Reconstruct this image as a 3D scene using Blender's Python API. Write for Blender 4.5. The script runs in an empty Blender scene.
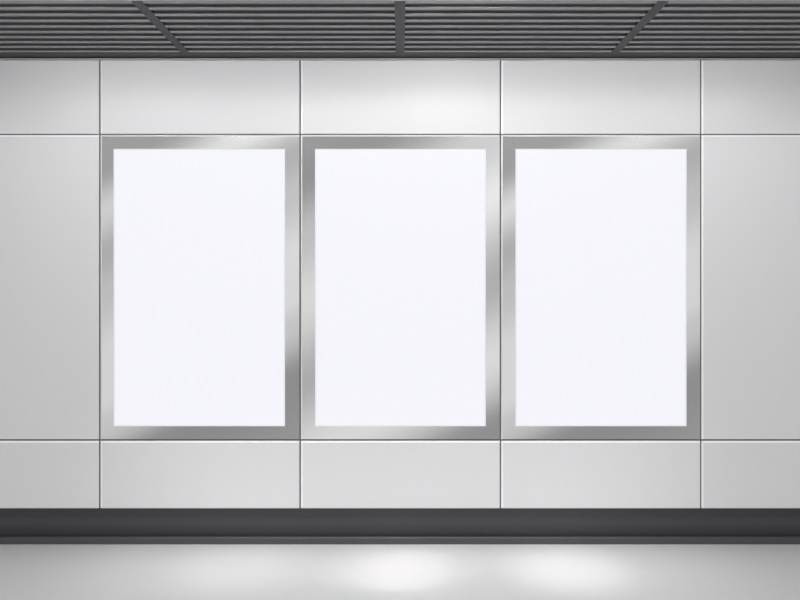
import bpy, bmesh, math
from mathutils import Vector

C = bpy.context.scene.collection
S = bpy.context.scene

# ------------------------------------------------------------------ dimensions (metres)
EYE = 1.573          # camera height
D = 4.5              # camera to wall
PX = 167.0           # photo pixels per metre on the wall plane
PITCH = 1.2          # cladding module width
XC = 0.0015
def zz(y): return EYE + (280.0 - y) / PX
Z_BASE, Z_LOW, Z_HIGH, Z_TOP = zz(508.2), zz(440.0), zz(134.4), zz(60.5)
ZC = 2.900           # underside of the ceiling slats
GAP = 0.0095         # joint between modules
EDGE = 0.0105        # edge strip of a module, carries the painted highlight

# ------------------------------------------------------------------ materials
def srgb(v):
    v /= 255.0
    return v / 12.92 if v <= 0.04045 else ((v + 0.055) / 1.055) ** 2.4
def col(r, g, b): return (srgb(r), srgb(g), srgb(b), 1.0)

def new_mat(name):
    m = bpy.data.materials.new(name); m.use_nodes = True
    nt = m.node_tree
    return m, nt, nt.nodes['Principled BSDF']

def mat(name, c, rough=0.5, metal=0.0, spec=0.5, noise=0.0, scale=(3, 3, 3), emis=None, es=0.0, bump=0.0):
    m, nt, b = new_mat(name)
    b.inputs['Roughness'].default_value = rough
    b.inputs['Metallic'].default_value = metal
    b.inputs['Specular IOR Level'].default_value = spec
    b.inputs['Base Color'].default_value = c
    tc = nt.nodes.new('ShaderNodeTexCoord'); mp = nt.nodes.new('ShaderNodeMapping')
    mp.inputs['Scale'].default_value = scale
    n = nt.nodes.new('ShaderNodeTexNoise'); n.inputs['Scale'].default_value = 1.0; n.inputs['Detail'].default_value = 3
    nt.links.new(tc.outputs['Object'], mp.inputs['Vector']); nt.links.new(mp.outputs['Vector'], n.inputs['Vector'])
    if noise:
        mx = nt.nodes.new('ShaderNodeMix'); mx.data_type = 'RGBA'
        mx.inputs[6].default_value = [x * (1 - noise) for x in c[:3]] + [1]
        mx.inputs[7].default_value = [min(1, x * (1 + noise)) for x in c[:3]] + [1]
        nt.links.new(n.outputs['Fac'], mx.inputs[0]); nt.links.new(mx.outputs[2], b.inputs['Base Color'])
    if bump:
        bp = nt.nodes.new('ShaderNodeBump'); bp.inputs['Strength'].default_value = bump
        bp.inputs['Distance'].default_value = 0.001
        nt.links.new(n.outputs['Fac'], bp.inputs['Height']); nt.links.new(bp.outputs['Normal'], b.inputs['Normal'])
    if emis:
        b.inputs['Emission Color'].default_value = emis; b.inputs['Emission Strength'].default_value = es
    return m

M = {}
M['panel'] = mat('pale_grey_cladding', (0.66, 0.66, 0.668, 1), rough=0.24, spec=0.16, noise=0.012, scale=(2, 2, 0.6))
M['edge'] = mat('highlight_edge_strip', (0.84, 0.84, 0.84, 1), rough=0.3, spec=0.5)  # bevel highlight put into the colour of the left and top edges
M['frame_edge'] = mat('frame_highlight_strip', (0.66, 0.66, 0.66, 1), rough=0.3, spec=0.5)  # same painted highlight, greyer, for the light box frames
M['gasket'] = mat('dark_joint_gasket', (0.13, 0.13, 0.132, 1), rough=0.8, spec=0.2)
M['base'] = mat('charcoal_skirting', (0.036, 0.0355, 0.039, 1), rough=0.55, spec=0.35, noise=0.03)
M['lip'] = mat('dark_grey_kerb', (0.062, 0.061, 0.066, 1), rough=0.45, spec=0.3, noise=0.03)
M['floor'] = mat('pale_polished_floor', (0.48, 0.48, 0.48, 1), rough=0.42, spec=0.3, noise=0.02, scale=(1.5, 1.5, 1.5))
M['dark_floor'] = mat('dark_reflection_floor', (0.22, 0.22, 0.222, 1), rough=0.6, spec=0.3, noise=0.1)  # dark tone made up so the steel reflects dark from below
M['soffit'] = mat('black_soffit_board', (0.16, 0.16, 0.162, 1), rough=0.6, spec=0.5)
M['slat'] = mat('grey_aluminium_slat', (0.285, 0.285, 0.287, 1), rough=0.35, spec=0.6)
M['recess'] = mat('shaded_slat_side', (0.19, 0.19, 0.192, 1), rough=0.8, spec=0.1)  # slat sides coloured darker to stand in for shade in the gaps
M['bar'] = mat('dark_cross_bar', (0.020, 0.020, 0.021, 1), rough=0.45, spec=0.4)
M['ctrim'] = mat('grey_edge_trim', (0.34, 0.34, 0.34, 1), rough=0.45)
M['fascia'] = mat('pale_ceiling_trim', (0.55, 0.555, 0.565, 1), rough=0.5)
M['poster'] = mat('backlit_white_acrylic', (0.05, 0.05, 0.05, 1), rough=0.35, spec=0.1, emis=(0.905, 0.905, 0.965, 1), es=0.95)
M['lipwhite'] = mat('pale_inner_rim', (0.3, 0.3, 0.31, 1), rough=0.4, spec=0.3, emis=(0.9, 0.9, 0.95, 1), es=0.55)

def steel(name, stops):
    """brushed steel with made-up normal tilts in slanting bands;
    each tilt is set to place a light or dark reflection on the flat sheet"""
    m, nt, b = new_mat(name)
    N = nt.nodes.new; L = nt.links.new
    b.inputs['Metallic'].default_value = 1.0
    b.inputs['Base Color'].default_value = (0.78, 0.78, 0.785, 1)
    b.inputs['Roughness'].default_value = 0.2
    tc = N('ShaderNodeTexCoord'); sep = N('ShaderNodeSeparateXYZ'); L(tc.outputs['Object'], sep.inputs[0])
    # v runs 0..1 across the slanting reflection bands (object origin = middle of the light box's bottom edge)
    def mth(op, a, bb):
        n = N('ShaderNodeMath'); n.operation = op
        for i, q in enumerate((a, bb)):
            if isinstance(q, (int, float)): n.inputs[i].default_value = q
            else: L(q, n.inputs[i])
        return n.outputs[0]
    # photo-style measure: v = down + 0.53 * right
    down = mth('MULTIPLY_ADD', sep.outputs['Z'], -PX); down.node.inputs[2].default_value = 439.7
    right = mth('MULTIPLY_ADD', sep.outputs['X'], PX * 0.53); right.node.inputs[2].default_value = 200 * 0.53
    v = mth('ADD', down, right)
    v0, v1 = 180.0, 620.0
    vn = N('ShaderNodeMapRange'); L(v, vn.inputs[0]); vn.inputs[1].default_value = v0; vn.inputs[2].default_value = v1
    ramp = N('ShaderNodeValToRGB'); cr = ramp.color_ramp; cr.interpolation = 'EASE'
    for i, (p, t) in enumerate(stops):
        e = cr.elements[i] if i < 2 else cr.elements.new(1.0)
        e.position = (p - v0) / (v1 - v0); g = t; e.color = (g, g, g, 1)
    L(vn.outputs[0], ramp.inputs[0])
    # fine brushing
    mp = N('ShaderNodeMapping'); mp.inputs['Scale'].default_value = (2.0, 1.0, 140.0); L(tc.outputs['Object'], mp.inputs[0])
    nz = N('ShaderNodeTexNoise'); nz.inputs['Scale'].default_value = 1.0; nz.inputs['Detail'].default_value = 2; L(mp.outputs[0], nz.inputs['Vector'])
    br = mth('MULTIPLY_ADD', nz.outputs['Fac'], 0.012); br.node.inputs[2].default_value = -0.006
    tilt = mth('MULTIPLY_ADD', ramp.outputs[0], STEEL_TILT); tilt.node.inputs[2].default_value = STEEL_OFF  # light and dark reflection bands written into the normal
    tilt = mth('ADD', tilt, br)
    view_tilt = mth('MULTIPLY_ADD', sep.outputs['Z'], -1 / (2 * D)); view_tilt.node.inputs[2].default_value = (EYE - Z_LOW) / (2 * D)   # added tilt cancels the view angle, so the reflection bands keep their tone
    tilt = mth('ADD', tilt, view_tilt)
    cmb = N('ShaderNodeCombineXYZ'); L(tilt, cmb.inputs['Z'])
    geo = N('ShaderNodeNewGeometry')
    add = N('ShaderNodeVectorMath'); add.operation = 'ADD'; L(geo.outputs['Normal'], add.inputs[0]); L(cmb.outputs[0], add.inputs[1])
    nrm = N('ShaderNodeVectorMath'); nrm.operation = 'NORMALIZE'; L(add.outputs[0], nrm.inputs[0])
    L(nrm.outputs[0], b.inputs['Normal'])
    return m
STEEL_TILT, STEEL_OFF = 0.25, -0.125

# ------------------------------------------------------------------ mesh helpers
def box(bm, x0, x1, y0, y1, z0, z1, mi=0):
    vs = [bm.verts.new(p) for p in ((x0,y0,z0),(x1,y0,z0),(x1,y1,z0),(x0,y1,z0),(x0,y0,z1),(x1,y0,z1),(x1,y1,z1),(x0,y1,z1))]
    for f in ((0,3,2,1),(4,5,6,7),(0,1,5,4),(1,2,6,5),(2,3,7,6),(3,0,4,7)):
        bm.faces.new([vs[i] for i in f]).material_index = mi

def prism(bm, prof, x0, x1, mi=0):
    """extrude a closed (y, z) profile along x"""
    a = [bm.verts.new((x0, y, z)) for y, z in prof]; b = [bm.verts.new((x1, y, z)) for y, z in prof]
    n = len(prof)
    for i in range(n):
        bm.faces.new((a[i], a[(i+1) % n], b[(i+1) % n], b[i])).material_index = mi
    bm.faces.new(a[::-1]).material_index = mi; bm.faces.new(b).material_index = mi

def obj(name, bm, mats, parent=None, loc=(0, 0, 0)):
    bmesh.ops.recalc_face_normals(bm, faces=bm.faces[:])
    me = bpy.data.meshes.new(name); bm.to_mesh(me); bm.free()
    for m in (mats if isinstance(mats, (list, tuple)) else [mats]): me.materials.append(m)
    o = bpy.data.objects.new(name, me); C.objects.link(o); o.location = loc
    if parent: o.parent = parent
    return o
def structure(name, bm, mats):
    o = obj(name, bm, mats); o['kind'] = 'structure'; return o

X0, X1 = -3.5 * PITCH, 3.5 * PITCH

# ------------------------------------------------------------------ wall: dark backing behind separate cladding panels
bm = bmesh.new(); box(bm, X0, X1, 0.006, 0.16, 0.0, ZC + 0.08)
wall = structure('wall_back', bm, M['gasket'])

def module(w, h):
    """cladding panel: flat face, thin chamfered strip with a painted highlight along its left and top edges (origin bottom-left)"""
    bm = bmesh.new()
    e, t = EDGE, 0.006
    x0, x1, z0, z1 = 0.0, w, 0.0, h
    P = lambda x, y, z: bm.verts.new((x, y, z))
    a = P(x0 + e, 0, z0); b = P(x1, 0, z0); c = P(x1, 0, z1 - e); d = P(x0 + e, 0, z1 - e)
    a2 = P(x0, 0.0025, z0); d2 = P(x0, 0.0025, z1); c2 = P(x1, 0.0025, z1)
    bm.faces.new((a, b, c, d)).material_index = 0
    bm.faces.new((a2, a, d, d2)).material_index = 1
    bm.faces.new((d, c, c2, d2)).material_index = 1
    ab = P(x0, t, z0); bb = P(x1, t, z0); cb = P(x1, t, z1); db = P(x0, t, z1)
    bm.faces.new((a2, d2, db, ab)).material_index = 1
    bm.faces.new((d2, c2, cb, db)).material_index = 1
    bm.faces.new((b, bb, cb, c2, c)).material_index = 0
    bm.faces.new((a2, ab, bb, b, a)).material_index = 0
    bm.faces.new((ab, db, cb, bb)).material_index = 0
    return bm

rows = [(Z_BASE - 0.003, Z_LOW - GAP * 0.6), (Z_LOW + GAP / 2, Z_HIGH - GAP * 0.4), (Z_HIGH + GAP * 0.4, Z_TOP + 0.006)]
for i in range(-3, 4):
    cx = XC + i * PITCH
    for r, (z0, z1) in enumerate(rows):
        if r == 1 and abs(i) <= 1: continue            # the three light boxes sit here
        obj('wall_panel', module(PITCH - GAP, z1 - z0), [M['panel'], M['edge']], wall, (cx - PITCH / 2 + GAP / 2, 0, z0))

# ------------------------------------------------------------------ light boxes
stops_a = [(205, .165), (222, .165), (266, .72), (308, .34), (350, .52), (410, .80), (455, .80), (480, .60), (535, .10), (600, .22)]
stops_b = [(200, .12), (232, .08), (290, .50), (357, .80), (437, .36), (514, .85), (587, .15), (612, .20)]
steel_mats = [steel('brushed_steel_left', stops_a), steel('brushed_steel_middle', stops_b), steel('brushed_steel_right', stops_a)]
labels = ['blank white light box nearest the left end of the wall, in a brushed steel frame',
          'middle blank white light box in a brushed steel frame, between two others',
          'blank white light box nearest the right end of the wall, in a brushed steel frame']
# glazed opening of each light box in photo pixels on the wall: left, right
openings = [(113.3, 284.8), (314.8, 485.6), (515.2, 686.4)]
zo0, zo1 = zz(426.2) - Z_LOW, zz(148.8) - Z_LOW
for i in (-1, 0, 1):
    cx = XC + i * PITCH
    root = bpy.data.objects.new('poster_light_box', None); C.objects.link(root)
    root.location = (cx, 0, Z_LOW)
    root['label'] = labels[i + 1]; root['category'] = 'light box'; root['group'] = 'poster light boxes on the wall'
    w2 = PITCH / 2 - GAP / 2
    zb, zt = GAP / 2, Z_HIGH - Z_LOW - GAP * 0.4
    pl, pr = ((p - 400) / PX - i * PITCH for p in openings[i + 1])
    e = 0.0085
    bm = bmesh.new()
    P = lambda x, y, z: bm.verts.new((x, y, z))
    def ring(x0, x1, z0, z1, y): return [P(x0, y, z0), P(x1, y, z0), P(x1, y, z1), P(x0, y, z1)]
    back = ring(-w2, w2, zb, zt, 0.006)
    out = ring(-w2, w2, zb, zt, 0.0022)
    f0 = ring(-w2 + e, w2, zb, zt - e, 0.0)
    inn = ring(pl, pr, zo0, zo1, 0.0)
    inb = ring(pl, pr, zo0, zo1, 0.006)
    for A, B, mi in ((back, out, 1), (out, f0, 1), (f0, inn, 0), (inn, inb, 0)):
        for k in range(4):
            vs = [A[k], A[(k+1) % 4], B[(k+1) % 4], B[k]]
            try: bm.faces.new(vs).material_index = mi
            except ValueError: pass
    bmesh.ops.dissolve_degenerate(bm, dist=1e-6, edges=bm.edges[:])
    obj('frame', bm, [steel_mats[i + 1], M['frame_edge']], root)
    r = 0.007
    bm = bmesh.new()
    A = ring(pl, pr, zo0, zo1, 0.0015); B = ring(pl + r, pr - r, zo0 + r, zo1 - r, 0.003); Cc = ring(pl, pr, zo0, zo1, 0.0058)
    for k in range(4):
        bm.faces.new((A[k], A[(k+1) % 4], B[(k+1) % 4], B[k])); bm.faces.new((B[k], B[(k+1) % 4], Cc[(k+1) % 4], Cc[k]))
    rim = obj('inner_rim', bm, M['lipwhite'], root)
    bm = bmesh.new(); box(bm, pl + r - 0.0005, pr - r + 0.0005, 0.0032, 0.0058, zo0 + r - 0.0005, zo1 - r + 0.0005)
    obj('blank_poster', bm, M['poster'], root)

# ------------------------------------------------------------------ skirting, kerb, floor
bm = bmesh.new()
prof = [(0.005, 0.036)]
n = 20
for k in range(n + 1):
    t = k / n
    off = 0.004 + (0.011 * math.sin(math.pi / 2 * t / 0.35) if t < 0.35 else 0.011 * (0.5 + 0.5 * math.cos(math.pi * min(1, (t - 0.35) / 0.4))))
    prof.append((-off, 0.036 + (Z_BASE - 0.036) * t))
prof.append((0.005, Z_BASE))
prism(bm, prof, X0, X1)
bb = structure('baseboard_back', bm, M['base'])
for f in bb.data.polygons: f.use_smooth = False
bm = bmesh.new()
prism(bm, [(0.005, 0.0), (-0.030, 0.0), (-0.030, 0.037), (-0.027, 0.040), (0.005, 0.040)], X0, X1)
structure('trim_1', bm, M['lip'])
bm = bmesh.new(); box(bm, X0, X1, -1.05, 0.16, -0.12, 0.0)
structure('floor', bm, M['floor'])
bm = bmesh.new(); box(bm, X0, X1, -7.0, -1.05, -0.12, 0.0)
structure('floor', bm, M['dark_floor'])  # unseen floor towards the camera, darkened for the steel's reflections

# ------------------------------------------------------------------ ceiling: dark soffit board carrying slats between cross bars
LF = 0.932                      # front edge of the slatted strip, distance from the wall
bm = bmesh.new(); box(bm, X0, X1, -LF, 0.006, ZC + 0.012, ZC + 0.08)
ceil = structure('ceiling', bm, M['soffit'])
BAR, BP = 0.053, 1.254
bays = [(-1.5 * BP - 1.2, -BP), (-BP, 0), (0, BP), (BP, 1.5 * BP + 1.2)]
bays = [(X0, -2 * BP), (-2 * BP, -BP), (-BP, 0), (0, BP), (BP, 2 * BP), (2 * BP, X1)]
for a, b in bays:
    bm = bmesh.new()
    for k in range(10):
        L = 0.136 + 0.086 * k; h = 0.0165
        x0 = a + BAR / 2; x1 = b - BAR / 2
        box(bm, x0, x1, -(L + h), -(L - h), ZC, ZC + 0.012, 1)
        for f in bm.faces[-6:]:
            if f.calc_center_median().z < ZC + 0.001: f.material_index = 0
    obj('slat_panel', bm, [M['slat'], M['recess']], ceil)
bm = bmesh.new(); box(bm, X0, X1, -0.112, -0.002, ZC - 0.0005, ZC + 0.012)
obj('border_board', bm, M['bar'], ceil)
for k in range(-2, 3):
    bm = bmesh.new(); box(bm, k * BP - BAR / 2, k * BP + BAR / 2, -LF + 0.001, -0.112, ZC - 0.0005, ZC + 0.012)
    obj('cross_bar', bm, M['bar'], ceil)
bm = bmesh.new(); prism(bm, [(0.0, Z_TOP), (-0.016, Z_TOP), (-0.018, Z_TOP + 0.002), (-0.018, Z_TOP + 0.0085), (0.0, Z_TOP + 0.0085)], X0, X1)
structure('trim_2', bm, M['ctrim'])
bm = bmesh.new(); box(bm, X0, X1, -LF - 0.022, -LF, ZC - 0.001, ZC + 0.08)
structure('trim_3', bm, M['fascia'])

# ------------------------------------------------------------------ light
w = bpy.data.worlds.new('hall_light'); S.world = w; w.use_nodes = True
nt = w.node_tree; bg = nt.nodes['Background']
tc = nt.nodes.new('ShaderNodeTexCoord'); sp = nt.nodes.new('ShaderNodeSeparateXYZ'); nt.links.new(tc.outputs['Generated'], sp.inputs[0])
mr = nt.nodes.new('ShaderNodeMapRange'); mr.inputs[1].default_value = -0.25; mr.inputs[2].default_value = 0.25
nt.links.new(sp.outputs['Z'], mr.inputs[0])
rp = nt.nodes.new('ShaderNodeValToRGB'); rp.color_ramp.elements[0].color = (0.27, 0.27, 0.275, 1); rp.color_ramp.elements[1].color = (1, 1, 1, 1)
nt.links.new(mr.outputs[0], rp.inputs[0]); nt.links.new(rp.outputs[0], bg.inputs['Color']); bg.inputs['Strength'].default_value = 0.99

def area(name, loc, target, sx, sy, power, spread=math.pi, c=(1, 1, 1)):
    l = bpy.data.lights.new(name, 'AREA'); l.shape = 'RECTANGLE'; l.size = sx; l.size_y = sy; l.energy = power; l.spread = spread; l.color = c
    o = bpy.data.objects.new(name, l); C.objects.link(o); o.location = loc
    o.rotation_euler = (Vector(target) - Vector(loc)).to_track_quat('-Z', 'Y').to_euler(); return o
def spot(name, loc, target, power, deg, blend=1.0, rad=0.05):
    l = bpy.data.lights.new(name, 'SPOT'); l.energy = power; l.spot_size = math.radians(deg); l.spot_blend = blend; l.shadow_soft_size = rad
    o = bpy.data.objects.new(name, l); C.objects.link(o); o.location = loc
    o.rotation_euler = (Vector(target) - Vector(loc)).to_track_quat('-Z', 'Y').to_euler(); return o

area('added_hall_fill', (0.15, -3.2, 3.6), (0.1, 0, 0.7), 2.8, 1.0, 52)  # unseen lamp, added to brighten the middle of the wall
area('added_wall_fill', (0.05, -1.25, 2.893), (0.05, 0, 2.75), 5.2, 0.03, 18.3, spread=math.radians(150))  # unseen fill strip, added to lift the top panel row
area('added_highlight_lamp', (0.30, -1.02, 2.897), (0.30, 0, 2.64), 0.55, 0.02, 2.0)  # off-view strip added to make the glint on the top panels
area('added_highlight_lamp', (-1.68, -1.02, 2.897), (-1.68, 0, 2.62), 0.5, 0.02, 0.8)  # second added strip, for the weaker glint at left
area('added_floor_fill', (0.0, -1.2, 2.9), (0.0, -0.31, 0.0), 3.2, 0.03, 6.0, spread=math.radians(34))  # unseen fill, added to brighten the floor along the wall
for k, (x, p) in enumerate(((-0.90, 75), (0.0, 205), (0.92, 175))):
    spot('floor_downlight', (x, -1.2, 2.9), (x, -0.40, 0.0), p, 16, rad=0.11)

# ------------------------------------------------------------------ camera
cam = bpy.data.cameras.new('camera'); co = bpy.data.objects.new('camera', cam); C.objects.link(co)
co.location = (0, -D, EYE); co.rotation_euler = (math.pi / 2, 0, 0)
cam.sensor_width = 36.0; cam.lens = PX * D * 36.0 / 800.0; cam.shift_y = -20.0 / 800.0
S.camera = co
S.view_settings.view_transform = 'Standard'; S.view_settings.look = 'None'
S.view_settings.exposure = 0; S.view_settings.gamma = 1
S.cycles.max_bounces = 8
S.cycles.sample_clamp_indirect = 6.0
